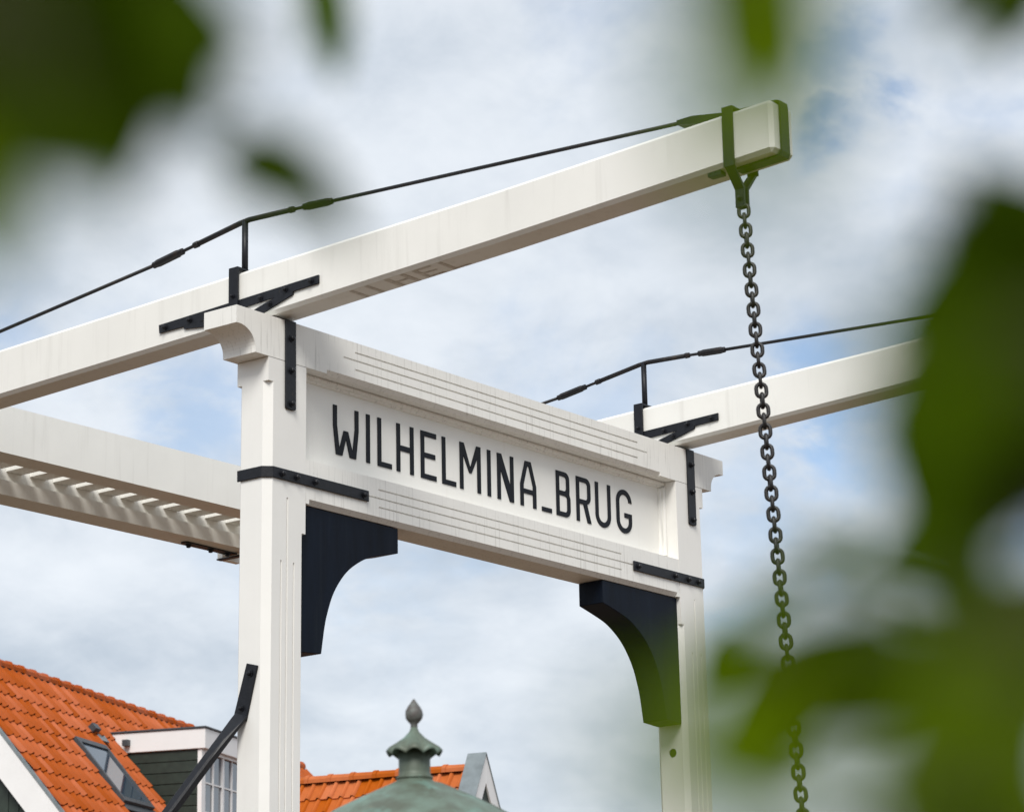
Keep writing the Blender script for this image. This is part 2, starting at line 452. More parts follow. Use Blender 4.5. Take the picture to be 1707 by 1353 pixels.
HL, ST = 0.372, 0.042
def arcp(cx, cy, rx, ry, a0, a1, n=8):
    return [(cx + rx * math.cos(R(a0 + (a1 - a0) * i / n)), cy + ry * math.sin(R(a0 + (a1 - a0) * i / n))) for i in range(n + 1)]
def glyph(ch, w):
    h, s = HL, ST
    if ch == 'W':
        return [(0, h), (s, h), (s, .60 * h), (.068, .13 * h), (.118, .52 * h), (w - .118, .52 * h), (w - .068, .13 * h), (w - s, .60 * h), (w - s, h), (w, h),
                (w, .58 * h), (w - .030, 0), (w - .100, 0), (w / 2, .36 * h), (.100, 0), (.030, 0), (0, .58 * h)], []
    if ch == 'I': return [(0, 0), (s, 0), (s, h), (0, h)], []
    if ch == 'L': return [(0, 0), (w, 0), (w, s * .92), (s, s * .92), (s, h), (0, h)], []
    if ch == 'H':
        a, b = .50 * h - s / 2, .50 * h + s / 2
        return [(0, 0), (s, 0), (s, a), (w - s, a), (w - s, 0), (w, 0), (w, h), (w - s, h), (w - s, b), (s, b), (s, h), (0, h)], []
    if ch == 'E':
        t = s * .92; a, b = .50 * h - t / 2, .50 * h + t / 2
        return [(0, 0), (w, 0), (w, t), (s, t), (s, a), (w * .93, a), (w * .93, b), (s, b), (s, h - t), (w, h - t), (w, h), (0, h)], []
    if ch == 'M':
        return [(0, 0), (0, h), (.050, h), (w / 2, .50 * h), (w - .050, h), (w, h), (w, 0), (w - s, 0), (w - s, .74 * h),
                (w / 2 + .014, .385 * h), (w / 2 - .014, .385 * h), (s, .74 * h), (s, 0)], []
    if ch == 'N':
        return [(0, 0), (0, h), (.052, h), (w - s, .34 * h), (w - s, h), (w, h), (w, 0), (w - .052, 0), (s, .66 * h), (s, 0)], []
    if ch == 'A':
        return ([(0, 0), (0, .48 * h), (.066, h), (w - .066, h), (w, .48 * h), (w, 0), (w - s, 0), (w - s, .285 * h), (s, .285 * h), (s, 0)],
                [[(s, .385 * h), (w - s, .385 * h), (w - s, .47 * h), (w - .094, .89 * h), (.094, .89 * h), (s, .47 * h)]])
    if ch == '_': return [(0, 0), (w, 0), (w, .036), (0, .036)], []
    if ch == 'B':
        r = .062; t = s * .92; m = .52 * h
        out = [(0, 0)] + arcp(w - r, r, r, r, -90, 0, 6) + [(w, m - .035), (w - .014, m), (w - .010, m + .035)] + arcp(w - .010 - r, h - r, r, r, 0, 90, 6) + [(0, h)]
        q = r - s * .8
        h1 = [(s, t)] + arcp(w - s - q, t + q, q, q, -90, 0, 4) + arcp(w - s - q, m - t / 2 - q, q, q, 0, 90, 4) + [(s, m - t / 2)]
        h2 = [(s, m + t / 2)] + arcp(w - s - .010 - q, m + t / 2 + q, q, q, -90, 0, 4) + arcp(w - s - .010 - q, h - t - q, q, q, 0, 90, 4) + [(s, h - t)]
        return out, [h1, h2]
    if ch == 'R':
        r = .062; t = s * .92; m = .40 * h; q = r - s * .8
        out = ([(0, 0), (s, 0), (s, m), (w * .48, m), (w - .047, 0), (w + .004, 0), (w * .48 + .052, m + .006)] + arcp(w - r, m + r + .004, r, r, -60, 0, 5)
               + arcp(w - r, h - r, r, r, 0, 90, 6) + [(0, h)])
        h1 = [(s, m + t)] + arcp(w - s - q, m + t + q, q, q, -90, 0, 4) + arcp(w - s - q, h - t - q, q, q, 0, 90, 4) + [(s, h - t)]
        return out, [h1]
    if ch == 'U':
        r = w * .48; q = r - s
        return ([(0, h), (s, h)] + arcp(w / 2, r, w / 2 - s, q, 180, 360, 12) + [(w - s, h), (w, h)] + arcp(w / 2, r, w / 2, r, 360, 180, 14)), []
    if ch == 'G':
        r = w * .48; q = r - s; t = s * .92
        return ([(w, .74 * h)] + arcp(w / 2, h - r, w / 2, r, 0, 180, 14) + arcp(w / 2, r, w / 2, r, 180, 360, 14)
                + [(w, .47 * h), (w * .52, .47 * h), (w * .52, .47 * h - t), (w - s, .47 * h - t)]
                + arcp(w / 2, r, w / 2 - s, q, 360, 180, 12) + arcp(w / 2, h - r, w / 2 - s, q, 180, 0, 12) + [(w - s, .74 * h)]), []
BASE = 6.672
for ch, a, b in (('W', .877, 1.161), ('I', 1.248, 1.290), ('L', 1.378, 1.541), ('H', 1.598, 1.799), ('E', 1.884, 2.070), ('L', 2.140, 2.309), ('M', 2.358, 2.617),
                 ('I', 2.702, 2.744), ('N', 2.828, 3.037), ('A', 3.123, 3.330), ('_', 3.404, 3.535), ('B', 3.599, 3.788), ('R', 3.872, 4.068), ('U', 4.136, 4.349), ('G', 4.432, 4.650)):
    ol, hs = glyph(ch, b - a)
    shape2d(ol, hs, 0.008, lambda u, v, w_, a=a: (a + u, PY - 0.0025 + w_, BASE + v), 'letter', LETTER, sign)

# navy corner brackets
curve = [(1.463, 6.186), (1.463, 5.999), (1.28, 5.955), (1.115, 5.908), (0.986, 5.842), (0.885, 5.769), (0.800, 5.677), (0.733, 5.577), (0.682, 5.458), (0.646, 5.341), (0.608, 5.14)]
def smooth_curve(p):
    out = []
    for i in range(1, len(p) - 1):
        p0, p1, p2, p3 = p[max(i - 1, 1)], p[i], p[i + 1], p[min(i + 2, len(p) - 1)]
        for k in range(4):
            t = k / 4
            out.append(tuple(0.5 * ((2 * p1[j]) + (-p0[j] + p2[j]) * t + (2 * p0[j] - 5 * p1[j] + 4 * p2[j] - p3[j]) * t * t + (-p0[j] + 3 * p1[j] - 3 * p2[j] + p3[j]) * t ** 3) for j in (0, 1)))
    return [p[0]] + out + [p[-1]]
sc = smooth_curve(curve)
xl_ = lambda z: PW + LEAN * (z - ZL0) + 0.002
br = [(xl_(6.186), 6.186)] + sc + [(xl_(5.14), 5.125)]
bl = P('bracket', prism(br, 0.036, 0.276, 'y', 0.004), NAVY)
br2 = [(W - x, z) for x, z in br][::-1]
P('bracket', prism(br2, 0.036, 0.276, 'y', 0.004), NAVY)

# iron straps on the portal
def strap_path(pts, t, z0, z1):
    """flat iron bent round corners in plan"""
    a = []; b = []
    n = len(pts)
    for i, p in enumerate(pts):
        p = Vector(p)
        d0 = (p - Vector(pts[i - 1])).normalized() if i else (Vector(pts[1]) - p).normalized()
        d1 = (Vector(pts[i + 1]) - p).normalized() if i < n - 1 else d0
        nn = Vector((d0.y, -d0.x)) + Vector((d1.y, -d1.x)); nn.normalize()
        k = t / max(0.3, nn.dot(Vector((d0.y, -d0.x))))
        a.append(p); b.append(p + nn * k)
    return prism([tuple(q) for q in a] + [tuple(q) for q in b[::-1]], z0, z1, 'z', 0.003)
lx = LEAN * (6.36 - ZL0)
def hstrap(flip):
    pts = [(-0.001 + lx, PD - 0.02), (-0.001 + lx, 0.052), (0.052 + lx, -0.001), (0.30, -0.001), (1.078, -0.001)]
    if flip:
        pts = [(W - x, y) for x, y in pts][::-1]
    o = P('iron_strap', strap_path(pts, 0.014, 6.318, 6.398), IRON)
    for bx in (0.138, 0.288, 0.487, 1.020):
        x = W - bx if flip else bx
        bolt((x, -0.015, 6.358), (0, -1, 0), o)
hstrap(False); hstrap(True)
for cx in (0.228, W - 0.190):
    pts = []
    for a in range(180, 361, 30): pts.append((cx + 0.055 * math.copysign(abs(math.cos(R(a))) ** 0.5, math.cos(R(a))) if abs(math.cos(R(a))) > 1e-6 else cx, 6.858 + 0.018 * math.sin(R(a))))
    pts += [(cx + 0.055, ZT + 0.004), (cx - 0.055, ZT + 0.004)]
    o = P('iron_strap', prism(pts, -0.017, -0.003, 'y', 0.003), IRON)
    for z in (7.369, 7.131, 6.887): bolt((cx + 0.004, -0.018, z), (0, -1, 0), o)
# bearing blocks on the cap under the balance beams
for cx in (0.2125, W - 0.2125):
    P('bearing', box(cx - 0.10, cx + 0.10, 0.05, PD - 0.02, ZT + 0.001, ZT + 0.028, 0.004), IRON)
# diagonal iron stay bolted on the left post
lx2 = LEAN * (4.8 - ZL0)
pl = prism([(0.062, 4.983), (0.164, 5.010), (0.278, 4.670), (0.255, 4.622), (0.166, 4.608)], lx2 - 0.016, lx2 - 0.001, 'x', 0.003)
stay = P('stay', pl, IRON)
bolt((lx2 - 0.017, 0.126, 4.935), (-1, 0, 0), stay, r=0.018)
bolt((lx2 - 0.017, 0.204, 4.700), (-1, 0, 0), stay, r=0.015)
bm = bmesh.new()
d = Vector((-0.50, 0.20, -0.70)).normalized(); a0 = Vector((lx2 - 0.012, 0.210, 4.655))
s1 = Vector((0, 1, 0.29)).normalized(); s1 = (s1 - d * s1.dot(d)).normalized(); s2 = d.cross(s1)
rings = []
for t, w1, w2 in ((0.0, .056, .008), (0.05, .056, .010), (0.24, .046, .026), (0.42, .040, .034), (6.6, .040, .034)):
    c = a0 + d * t
    k = .35 if t > 0.2 else 0.02
    rings.append([bm.verts.new(c + s1 * (w1 * p) + s2 * (w2 * q)) for p, q in ((-1, -1 + k), (-1, 1 - k), (-1 + k, 1), (1 - k, 1), (1, 1 - k), (1, -1 + k), (1 - k, -1), (-1 + k, -1))])
for a, b in zip(rings, rings[1:]):
    for k in range(8): bm.faces.new((a[k], a[(k + 1) % 8], b[(k + 1) % 8], b[k]))
bm.faces.new(rings[0]); bm.faces.new(rings[-1])
obj('stay_bar', bm, IRON, stay)

# ------------------------------------------------------------------ balance frame (beams, counterweight, truss rods)
frame = thing('balance_frame', 'pair of long white balance beams with black truss rods and slatted counterweight', 'balance frame', (2.75, 0.4, 7.45))
FI = Matrix.Translation((-2.75, -0.4, -7.45))
def F(name, bm, m, smooth=False): return obj(name, bm, m, frame, smooth, FI)
SPAN = 5.073
for side in (0, 1):
    ox = SPAN * side
    xa, xb, xc = 0.0825 + ox, 0.3425 + ox, 0.2125 + ox
    prof = [(5.33, 7.358), (0.07, 7.530), (-2.0, 7.625), (-4.215, 7.745), (-4.215, 8.092), (-2.0, 7.990), (0.40, 7.912), (5.33, 7.742)]
    beam = F('balance_beam', prism(prof, xa, xb, 'x', 0.026), BEAMWHITE)
    if side == 0:
        for ch, y0, w_ in (('I', -0.66, .15), ('I', -0.80, .15), ('H', -0.98, .18), ('E', -1.23, .16), ('L', -1.46, .15)):
            ol, hs = glyph(ch, .2)
            shape2d([(u * w_ / .2, v * .50) for u, v in ol], [], 0.002,
                    lambda u, v, w2, y0=y0: (xb - 0.035 - v, y0 - u, 7.530 + (0.07 - (y0 - u)) * 0.0459 + w2 - 0.0018), 'faded_mark', GRAFFITI, beam)
    # pivot plate (left face)
    out = [(1.155, 7.667), (-.419, 7.724), (-.419, 7.663), (-.175, 7.652), (-.175, 7.630), (.25, 7.512), (.30, 7.455), (.44, 7.455), (.49, 7.500),
           (.71, 7.565), (.895, 7.586), (.902, 7.606), (1.150, 7.604)]
    h1 = [(-.008, 7.644), (.29, 7.630), (.29, 7.568)]
    h2 = [(.745, 7.612), (.45, 7.620), (.45, 7.552)]
    plate = shape2d(out, [h1, h2], 0.014, lambda u, v, w_, xa=xa: (xa - 0.008 + w_, u, v), 'pivot_plate', IRON, frame, FI)
    for y, z in ((1.088, 7.636), (.836, 7.642), (-.108, 7.680), (-.352, 7.690), (.132, 7.664), (.045, 7.602)):
        bolt((xa - 0.016, y, z), (-1, 0, 0), plate, r=0.016)
    # clamp strap round the beam
    bm = bmesh.new()
    add_box(bm, xa - 0.030, xa - 0.016, .347, .435, 7.46, 7.934)
    add_box(bm, xb + 0.004, xb + 0.018, .347, .435, 7.46, 7.934)
    add_box(bm, xa - 0.0295, xb + 0.0175, .3475, .4345, 7.9345, 7.948)
    cs = F('clamp_strap', bev(bm, 0.003), IRON)
    bolt((xa - 0.031, .391, 7.728), (-1, 0, 0), cs, r=0.012)
    # strut and truss rod
    F('strut', tube([(xc, .425, 7.90), (xc, .425, 8.355)], 0.024, 12), IRON, True)
    F('truss_rod', tube([(xc, 5.15, 7.800), (xc, 1.36, 8.209)], 0.0145, 8), RODIRON, True)
    F('truss_rod', tube([(xc, .90, 8.280), (xc, .47, 8.345), (xc, .38, 8.352), (xc, -.02, 8.335)], 0.021, 8), RODIRON, True)
    F('truss_rod', tube([(xc, -.42, 8.312), (xc, -3.52, 8.150)], 0.0145, 8), RODIRON, True)
    for (y0, z0, y1, z1) in ((1.36, 8.209, .90, 8.280), (-.02, 8.335, -.42, 8.312)):
        a, b = Vector((xc, y0, z0)), Vector((xc, y1, z1))
        q = lambda t: a.lerp(b, t)
        seq = [(-.02, .017), (.0, .026), (.05, .026), (.10, .031), (.55, .031), (.58, .026), (.66, .026), (.67, .013), (.90, .013), (.91, .024), (1.0, .026), (1.02, .017)]
        if y0 < 0: seq = [(1 - t, r) for t, r in seq][::-1]
        F('turnbuckle', tube([q(t) for t, _ in seq], [r for _, r in seq], 8), RODIRON)
    # iron at the tip
    tp = lambda y: 8.092 + (y + 4.215) * (-0.046)
    bt = lambda y: 7.745 + (y + 4.215) * (-0.0535)
    bm = bmesh.new()
    add_prism(bm, [(-3.44, 8.128), (-3.44, 8.158), (-3.56, 8.160), (-3.84, 8.115), (-4.20, 8.108), (-4.228, 8.098), (-4.233, 8.07), (-4.233, 7.76), (-4.223, 7.728), (-4.19, 7.7275), (-3.87, 7.712),
                   (-3.87, 7.725), (-4.20, 7.742), (-4.219, 7.755), (-4.219, 8.08), (-4.20, 8.094), (-3.84, 8.095), (-3.62, 8.096)][::-1], xc - 0.047, xc + 0.047, 'x')
    F('end_strap', bev(bm, 0.003), IRON)
    bm = bmesh.new()
    for s_, x in ((-1, xa), (1, xb)):
        x_in, x_out = x + s_ * 0.002, x + s_ * 0.014
        add_box(bm, min(x_in, x_out), max(x_in, x_out), -3.93, -3.85, 7.71, 8.098)
    add_box(bm, xa - 0.0135, xb + 0.0135, -3.9295, -3.8505, 8.0985, 8.112)
    F('end_band', bev(bm, 0.003), IRON)
    bm = bmesh.new()
    for s_ in (-1, 1):
        x = xa - 0.008 if s_ < 0 else xb + 0.008
        pts = [(x, 7.712), (xc + s_ * 0.030, 7.585), (xc + s_ * 0.030, 7.468), (xc + s_ * 0.016, 7.468), (xc + s_ * 0.016, 7.60), (x - s_ * 0.020, 7.712)]
        w0 = 0.034
        add_prism(bm, pts if s_ < 0 else pts[::-1], -3.89 - w0, -3.89 + w0, 'y')
    hg = F('hanger', bev(bm, 0.003), IRON)
    bolt((xc - 0.031, -3.89, 7.525), (-1, 0, 0), hg, r=0.014)
    F('cleat', box(xc - 0.10, xc - 0.04, -3.80, -3.70, 7.690, 7.716, 0.004), IRON)
# counterweight between the rear ends
x0, x1 = 0.3455, 5.1525
F('counterweight_beam', box(x0, x1, 4.0, 4.26, 7.383, 7.785, 0.012), BEAMWHITE)
F('counterweight_beam', box(x0, x1, 4.955, 5.26, 7.330, 7.462, 0.014), BEAMWHITE)
F('counterweight_board', box(x0, x1, 5.003, 5.24, 7.464, 7.760, 0.004), BEAMWHITE)
sm = mesh_of('slat', box(-0.0925, 0.0925, 4.263, 5.000, 7.555, 7.610, 0.004), BEAMWHITE)
x = 0.50
while x < 5.05:
    o = bpy.data.objects.new('slat', sm); link(o, frame, FI); o.location = (x, 0, 0)
    x += 0.277
o = F('iron_strap', prism([(4.42 + 0.02, 5.10), (4.42, 5.125), (4.42, 5.165), (4.44, 5.195), (5.15, 5.235), (5.15, 5.13)], 7.316, 7.329, 'z', 0.003), IRON)
for xx in (4.52, 4.82, 5.05): bolt((xx, 5.17, 7.316), (0, 0, -1), o, r=0.022)
F('iron_strap', box(5.10, 5.16, 5.02, 5.36, 7.285, 7.299, 0.003), IRON)
F('end_block', box(5.1555, 5.4155, 5.335, 5.40, 7.300, 7.70, 0.006), BEAMWHITE)

# ------------------------------------------------------------------ lift chain
ca = Vector((0.2125, -3.895, 7.475)); cb = Vector((0.2125, -4.335, 0.12))
chain = thing('lift_chain', 'heavy black chain hanging from the tip of the near balance beam', 'chain', cb)
CI = Matrix.Translation(-cb)
bm = bmesh.new()
cl = []
for k in range(9): a = R(180 * k / 8); cl.append((0.0312 * math.cos(a), 0.0140 + 0.0295 * math.sin(a)))
for k in range(9): a = R(180 + 180 * k / 8); cl.append((0.0312 * math.cos(a), -0.0140 + 0.0295 * math.sin(a)))
nn = len(cl); rings = []
for i, (u, v) in enumerate(cl):
    pu, pv = cl[(i + 1) % nn]; qu, qv = cl[i - 1]
    t = Vector((pu - qu, pv - qv)).normalized(); nrm = Vector((t.y, -t.x))
    rings.append([bm.verts.new((u + nrm.x * 0.0130 * math.cos(R(60 * k)), 0.0130 * math.sin(R(60 * k)), v + nrm.y * 0.0130 * math.cos(R(60 * k)))) for k in range(6)])
for i in range(nn):
    a, b = rings[i], rings[(i + 1) % nn]
    for k in range(6): bm.faces.new((a[k], a[(k + 1) % 6], b[(k + 1) % 6], b[k]))
lm = mesh_of('link', bm, CHAIN, True)
ax = (ca - cb).normalized()
ln = (ca - cb).length; npitch = int(ln / 0.0665)
toward = (CAM_POS - Vector((0.2, -4.0, 5.5))); toward = (toward - ax * toward.dot(ax)).normalized()
sx = toward.cross(ax).normalized()
rc = random.Random(4)
for i in range(npitch):
    c = ca - ax * (0.03 + i * 0.0665)
    ang = (90 if i % 2 else 0) + rc.uniform(-9, 9)
    q = Matrix((sx, toward, ax)).transposed().to_4x4()
    o = bpy.data.objects.new('link', lm); link(o, chain, CI)
    o.matrix_basis = Matrix.Translation(c) @ q @ Matrix.Rotation(R(ang), 4, 'Z') @ Matrix.Rotation(R(rc.uniform(-3, 3)), 4, 'Y')

# ------------------------------------------------------------------ pantiled houses
def tile_mesh(name, w, ln, m, roll=0.050):
    us = [0, .06, .14, .22, .30, .38, .46, .72, 1.0, 1.05]
    hs = [.005, .60 * roll, .95 * roll, roll, .78 * roll, .32 * roll, .003, .0, .002, .008]
    bm = bmesh.new()
    # the foot of the roll is hollow: its end stays open and dark
    top = [bm.verts.new((u * w, 0.0, h * 0.9)) for u, h in zip(us, hs)]
    bot = [bm.verts.new((u * w, ln, h + 0.029)) for u, h in zip(us, hs)]
    lip = [bm.verts.new((u * w, ln - (0.003 if h < .012 else 0.09), h * (1 if h < .012 else .62) + 0.003)) for u, h in zip(us, hs)]
    for i in range(len(us) - 1):
        bm.faces.new((top[i], top[i + 1], bot[i + 1], bot[i])); bm.faces.new((bot[i], bot[i + 1], lip[i + 1], lip[i]))
    me = bpy.data.meshes.new(name); bm.to_mesh(me); bm.free(); me.materials.append(m)
    for p in me.polygons: p.use_smooth = False
    return me
def ridge_mesh(name, ln, m, rad=0.105):
    bm = bmesh.new(); rings = []
    for x, k in ((0, .92), (ln - 0.05, .98), (ln - 0.05, 1.10), (ln + 0.012, 1.13)):
        rings.append([bm.verts.new((x, rad * k * math.cos(R(a)), rad * k * math.sin(R(a)) - 0.03)) for a in range(-12, 193, 34)])
    for a, b in zip(rings, rings[1:]):
        for i in range(len(a) - 1): bm.faces.new((a[i], a[i + 1], b[i + 1], b[i]))
    bm.faces.new(rings[-1])
    me = bpy.data.meshes.new(name); bmesh.ops.recalc_face_normals(bm, faces=bm.faces); bm.to_mesh(me); bm.free(); me.materials.append(m)
    return me
def lay_tiles(house, origin, U, Sd, width, gauge, ncol, nrow, mesh, keep, rng_, limit=300):
    """roof covering: the 300 tiles that show largest are parts, the rest one joined part"""
    Nn = U.cross(Sd)
    rot = Matrix((U, Sd, Nn)).transposed()
    wm = house.matrix_world
    spots = []
    for r in range(nrow):
        for c in range(ncol):
            if not keep(c * width, r * gauge, width, gauge): continue
            p = origin + U * (c * width) + Sd * (r * gauge)
            q = p + U * width * .5 + Sd * gauge
            vis = in_frame(wm @ q, 1.04)
            spots.append((0 if vis else 1, (wm @ q - CAM_POS).length, p))
    spots.sort(key=lambda s: (s[0], s[1]))
    rest_v, rest_f = [], []
    for i, (nv, dd, p) in enumerate(spots):
        jit = Matrix.Rotation(rng_.uniform(-.012, .012), 3, 'X') @ Matrix.Rotation(rng_.uniform(-.012, .012), 3, 'Z')
        mt = Matrix.Translation(p + Nn * rng_.uniform(-.003, .003)) @ (rot @ jit).to_4x4()
        if i < limit and nv == 0:
            o = bpy.data.objects.new('roof_tile', mesh); link(o, house); o.matrix_basis = mt
        else:
            b0 = len(rest_v)
            rest_v += [mt @ v.co for v in mesh.vertices]
            rest_f += [[b0 + k for k in f.vertices] for f in mesh.polygons]
    if rest_v:
        me = bpy.data.meshes.new('roof_tiles'); me.from_pydata([tuple(v) for v in rest_v], [], rest_f); me.materials.append(mesh.materials[0])
        o = link(bpy.data.objects.new('roof_tiles', me), house); o['kind'] = 'stuff'
rt = random.Random(21)

# house on the left: ridge runs away from the camera, gable towards it
RZ1 = R(-69.504)
h1 = thing('house', 'house with orange pantile roof, skylight and flat white dormer behind the left post', 'house', (13.43, 19.207, 0), RZ1)
bpy.context.view_layer.update()
RH, PH = 9.42, R(50.3)
cP, sP, tP = math.cos(PH), math.sin(PH), math.tan(PH)
LEN1 = 15.1
HX, EX = 3.75, 4.15
# walls
obj('wall', box(-HX, HX, 0.06, LEN1 - 0.1, 0, RH - HX * tP - 0.12), GREEN, h1)
bm = bmesh.new(); add_prism(bm, [(-HX, RH - HX * tP - 0.12), (HX, RH - HX * tP - 0.12), (0, RH - 0.12)], 0.06, 0.2, 'y')
add_prism(bm, [(-HX, RH - HX * tP - 0.12), (HX, RH - HX * tP - 0.12), (0, RH - 0.12)], LEN1 - 0.3, LEN1 - 0.1, 'y')
obj('gable_wall', bm, GREEN, h1)
x = -HX
while x < HX - 0.02:
    a, b = x + 0.004, min(x + 0.166, HX)
    za, zb = RH - abs(a) * tP - 0.16, RH - abs(b) * tP - 0.16
    pts = [(a, 2.6), (b, 2.6), (b, zb)] + ([(0, RH - 0.16)] if a < 0 < b else []) + [(a, za)]
    obj('plank', prism(pts, 0.030, 0.057, 'y', 0.003), GREEN, h1)
    x += 0.17
# roof slabs under the tiles
th_ = 0.06
def slab(sg):
    return prism([(0, RH - 0.010), (sg * EX, RH - 0.010 - EX * tP), (sg * EX, RH - 0.010 - EX * tP - th_), (0, RH - 0.010 - th_ * 1.6)], -0.02, LEN1, 'y')
obj('roof_slope', slab(1), BATTEN, h1)
obj('roof_slope', slab(-1), TILE, h1)
# tiles on the visible slope
U1 = Vector((0, -1, 0)); S1 = Vector((cP, 0, -sP))
SKY_Y, SKY_S = (2.62, 3.74), (1.66, 3.02)
DORM_Y = (4.60, 7.30)
TW, TG = 0.222, 0.351
NC = int((LEN1 + 0.06) / TW)
def keep1(u, s, w, g):
    y1 = NC * TW - 0.06 - u; y0 = y1 - w
    ym = (y0 + y1) / 2; sm_ = s + g * .6
    if SKY_Y[0] - .03 < ym < SKY_Y[1] + .03 and SKY_S[0] - .02 < s + g - .10 < SKY_S[1] + .12: return False
    if 3.86 < ym < 4.22 and 1.23 < s + g - 0.02 < 1.50: return False
    if DORM_Y[0] - .02 < ym < DORM_Y[1] and s + g * .9 > 1.25: return False
    return s < EX / cP - .2
tm1 = tile_mesh('roof_tile', TW, 0.42, TILE)
# tile columns start at the far end because U runs towards the camera
lay_tiles(h1, Vector((0, NC * TW - 0.06, RH)) + S1 * 0.215, U1, S1, TW, TG, NC, 18, tm1, keep1, rt)  # low start bares dark underlay below the ridge, as its shadow line
rm1 = ridge_mesh('ridge_tile', 0.42, RIDGE, 0.112)
k = 0
while k * 0.42 < LEN1:
    o = bpy.data.objects.new('ridge_tile', rm1); link(o, h1)
    o.matrix_basis = Matrix.Translation((0, k * 0.42 - 0.05, RH - 0.062)) @ Matrix.Rotation(R(90), 4, 'Z')
    k += 1
# white bargeboards with a zinc edge
for sg in (-1, 1):
    q = [(0, RH - 0.03), (sg * (EX + .05), RH - 0.03 - (EX + .05) * tP), (sg * (EX + .05), RH - .68 - (EX + .05) * tP), (0, RH - .68)]
    bb = obj('bargeboard', prism(q, -0.115, -0.07, 'y', 0.004), TRIM, h1)
    q = [(0, RH + .035), (sg * (EX + .05), RH + .035 - (EX + .05) * tP), (sg * (EX + .05), RH - .028 - (EX + .05) * tP), (0, RH - .028)]
    obj('edge_flashing', prism(q, -0.13, -0.066, 'y'), ZINC, bb)
obj('soffit', prism([(0, RH - .10), (EX, RH - .10 - EX * tP), (EX, RH - .14 - EX * tP), (0, RH - .14)], -0.068, 0.028, 'y'), TRIM, h1)
# skylight in the roof slope
nrm = Vector((sP, 0, cP))
def rp(y, s, n): return Vector((0, y, RH)) + S1 * s + nrm * n
def roofbox(y0, y1, s0, s1, n0, n1, b=0.004):
    bm = bmesh.new(); add_box(bm, y0, y1, s0, s1, n0, n1); bev(bm, b)
    for v in bm.verts: v.co = rp(v.co.x, v.co.y, v.co.z)
    return bm
bm = bmesh.new()
y0, y1 = SKY_Y; s0, s1 = SKY_S
for q in ((y0, y0 + .07, s0, s1), (y1 - .07, y1, s0, s1), (y0 + .072, y1 - .072, s0, s0 + .10), (y0 + .072, y1 - .072, s1 - .09, s1)):
    add_box(bm, q[0], q[1], q[2], q[3], 0.0, 0.105)
bev(bm, 0.008)
for v in bm.verts: v.co = rp(v.co.x, v.co.y, v.co.z)
sk = obj('skylight', bm, LEAD, h1)
obj('pane', roofbox(y0 + .068, y1 - .068, s0 + .098, s1 - .088, 0.070, 0.080, 0), GLASS, sk)
obj('apron', roofbox(y0 - .06, y1 + .08, s1 + .005, s1 + .14, 0.02, 0.05), LEAD, sk)
obj('roof_vent', roofbox(3.78, 3.98, 1.18, 1.30, 0.03, 0.14, 0.01), LEAD, h1)
obj('vent_flashing', roofbox(3.90, 4.22, 1.305, 1.46, 0.03, 0.05), ZINC, h1)
# flat roofed dormer
DX, DZ = 2.48, RH - 0.895
xr = lambda z: (RH - z) / tP
dz0 = DZ - 0.325
dm = obj('dormer', prism([(xr(DZ) + .03, DZ), (DX, DZ), (DX, dz0), (xr(dz0) + .03, dz0)], DORM_Y[0], DORM_Y[1], 'y', 0.006), TRIM, h1)
obj('roof_edge', prism([(xr(DZ) - .05, DZ + .004), (DX + .025, DZ + .004), (DX + .025, DZ + .032), (xr(DZ) - .09, DZ + .032)], DORM_Y[0] - .025, DORM_Y[1] + .02, 'y', .004), LEAD, dm)
obj('spout', box(1.06, 1.16, DORM_Y[0] - .11, DORM_Y[0] - .002, DZ - .22, DZ - .12, .01), LEAD, dm)
CX1 = 2.39
z = dz0 - 0.006
obj('cheek_backing', prism([(xr(dz0) + .05, dz0 - .003), (CX1 - .05, dz0 - .003), (CX1 - .05, RH - (CX1 - .05) * tP + .02)], DORM_Y[0] + .075, DORM_Y[0] + .12, 'y'), BATTEN, dm)
while z > RH - CX1 * tP + .05:
    zl = max(z - 0.172, RH - CX1 * tP + 0.02)
    obj('cheek_board', prism([(xr(z) + .01, z), (CX1 - .055, z), (CX1 - .055, zl), (xr(zl) + .01, zl)], DORM_Y[0] + .045, DORM_Y[0] + .072, 'y', .004), GREEN, dm)
    z -= 0.182
obj('corner_post', box(CX1 - .052, CX1 + .02, DORM_Y[0] + .035, DORM_Y[0] + .17, RH - CX1 * tP - .1, dz0 - .003, .005), TRIM, dm)
wz0, wz1 = RH - CX1 * tP + .18, dz0 - .05
wy0, wy1 = DORM_Y[0] + .172, DORM_Y[1] - .20
obj('front_wall', box(CX1 - .10, CX1 - .02, wy0, DORM_Y[1] - .03, RH - CX1 * tP - .1, wz0 - .06, .004), GREEN, dm)
bm = bmesh.new()
add_box(bm, CX1 - .08, CX1 + .03, wy0, wy1, wz1 - .0, dz0 - .004)
add_box(bm, CX1 - .08, CX1 + .05, wy0, wy1, wz0 - .055, wz0)
nb = 6; step = (wy1 - wy0) / nb
for i in range(nb + 1):
    yy = wy0 + i * step; wd_ = .035 if i % 2 == 0 else .014
    add_box(bm, CX1 - .045, CX1 + (.012 if i % 2 == 0 else .004), max(wy0, yy - wd_), min(wy1, yy + wd_), wz0 + .001, wz1 - .001)
fr = obj('window', bev(bm, .003), TRIM, dm)
for f in (1 / 3, 2 / 3):
    zc = wz0 + (wz1 - wz0) * f
    for i in range(nb):
        obj('glazing_bar', box(CX1 - .04, CX1 + .001, wy0 + i * step + .036, wy0 + (i + 1) * step - .036, zc - .012, zc + .012), TRIM, dm)
for i in range(nb):
    obj('pane', box(CX1 - .03, CX1 - .024, wy0 + i * step + .012, wy0 + (i + 1) * step - .012, wz0, wz1), GLASS, dm)
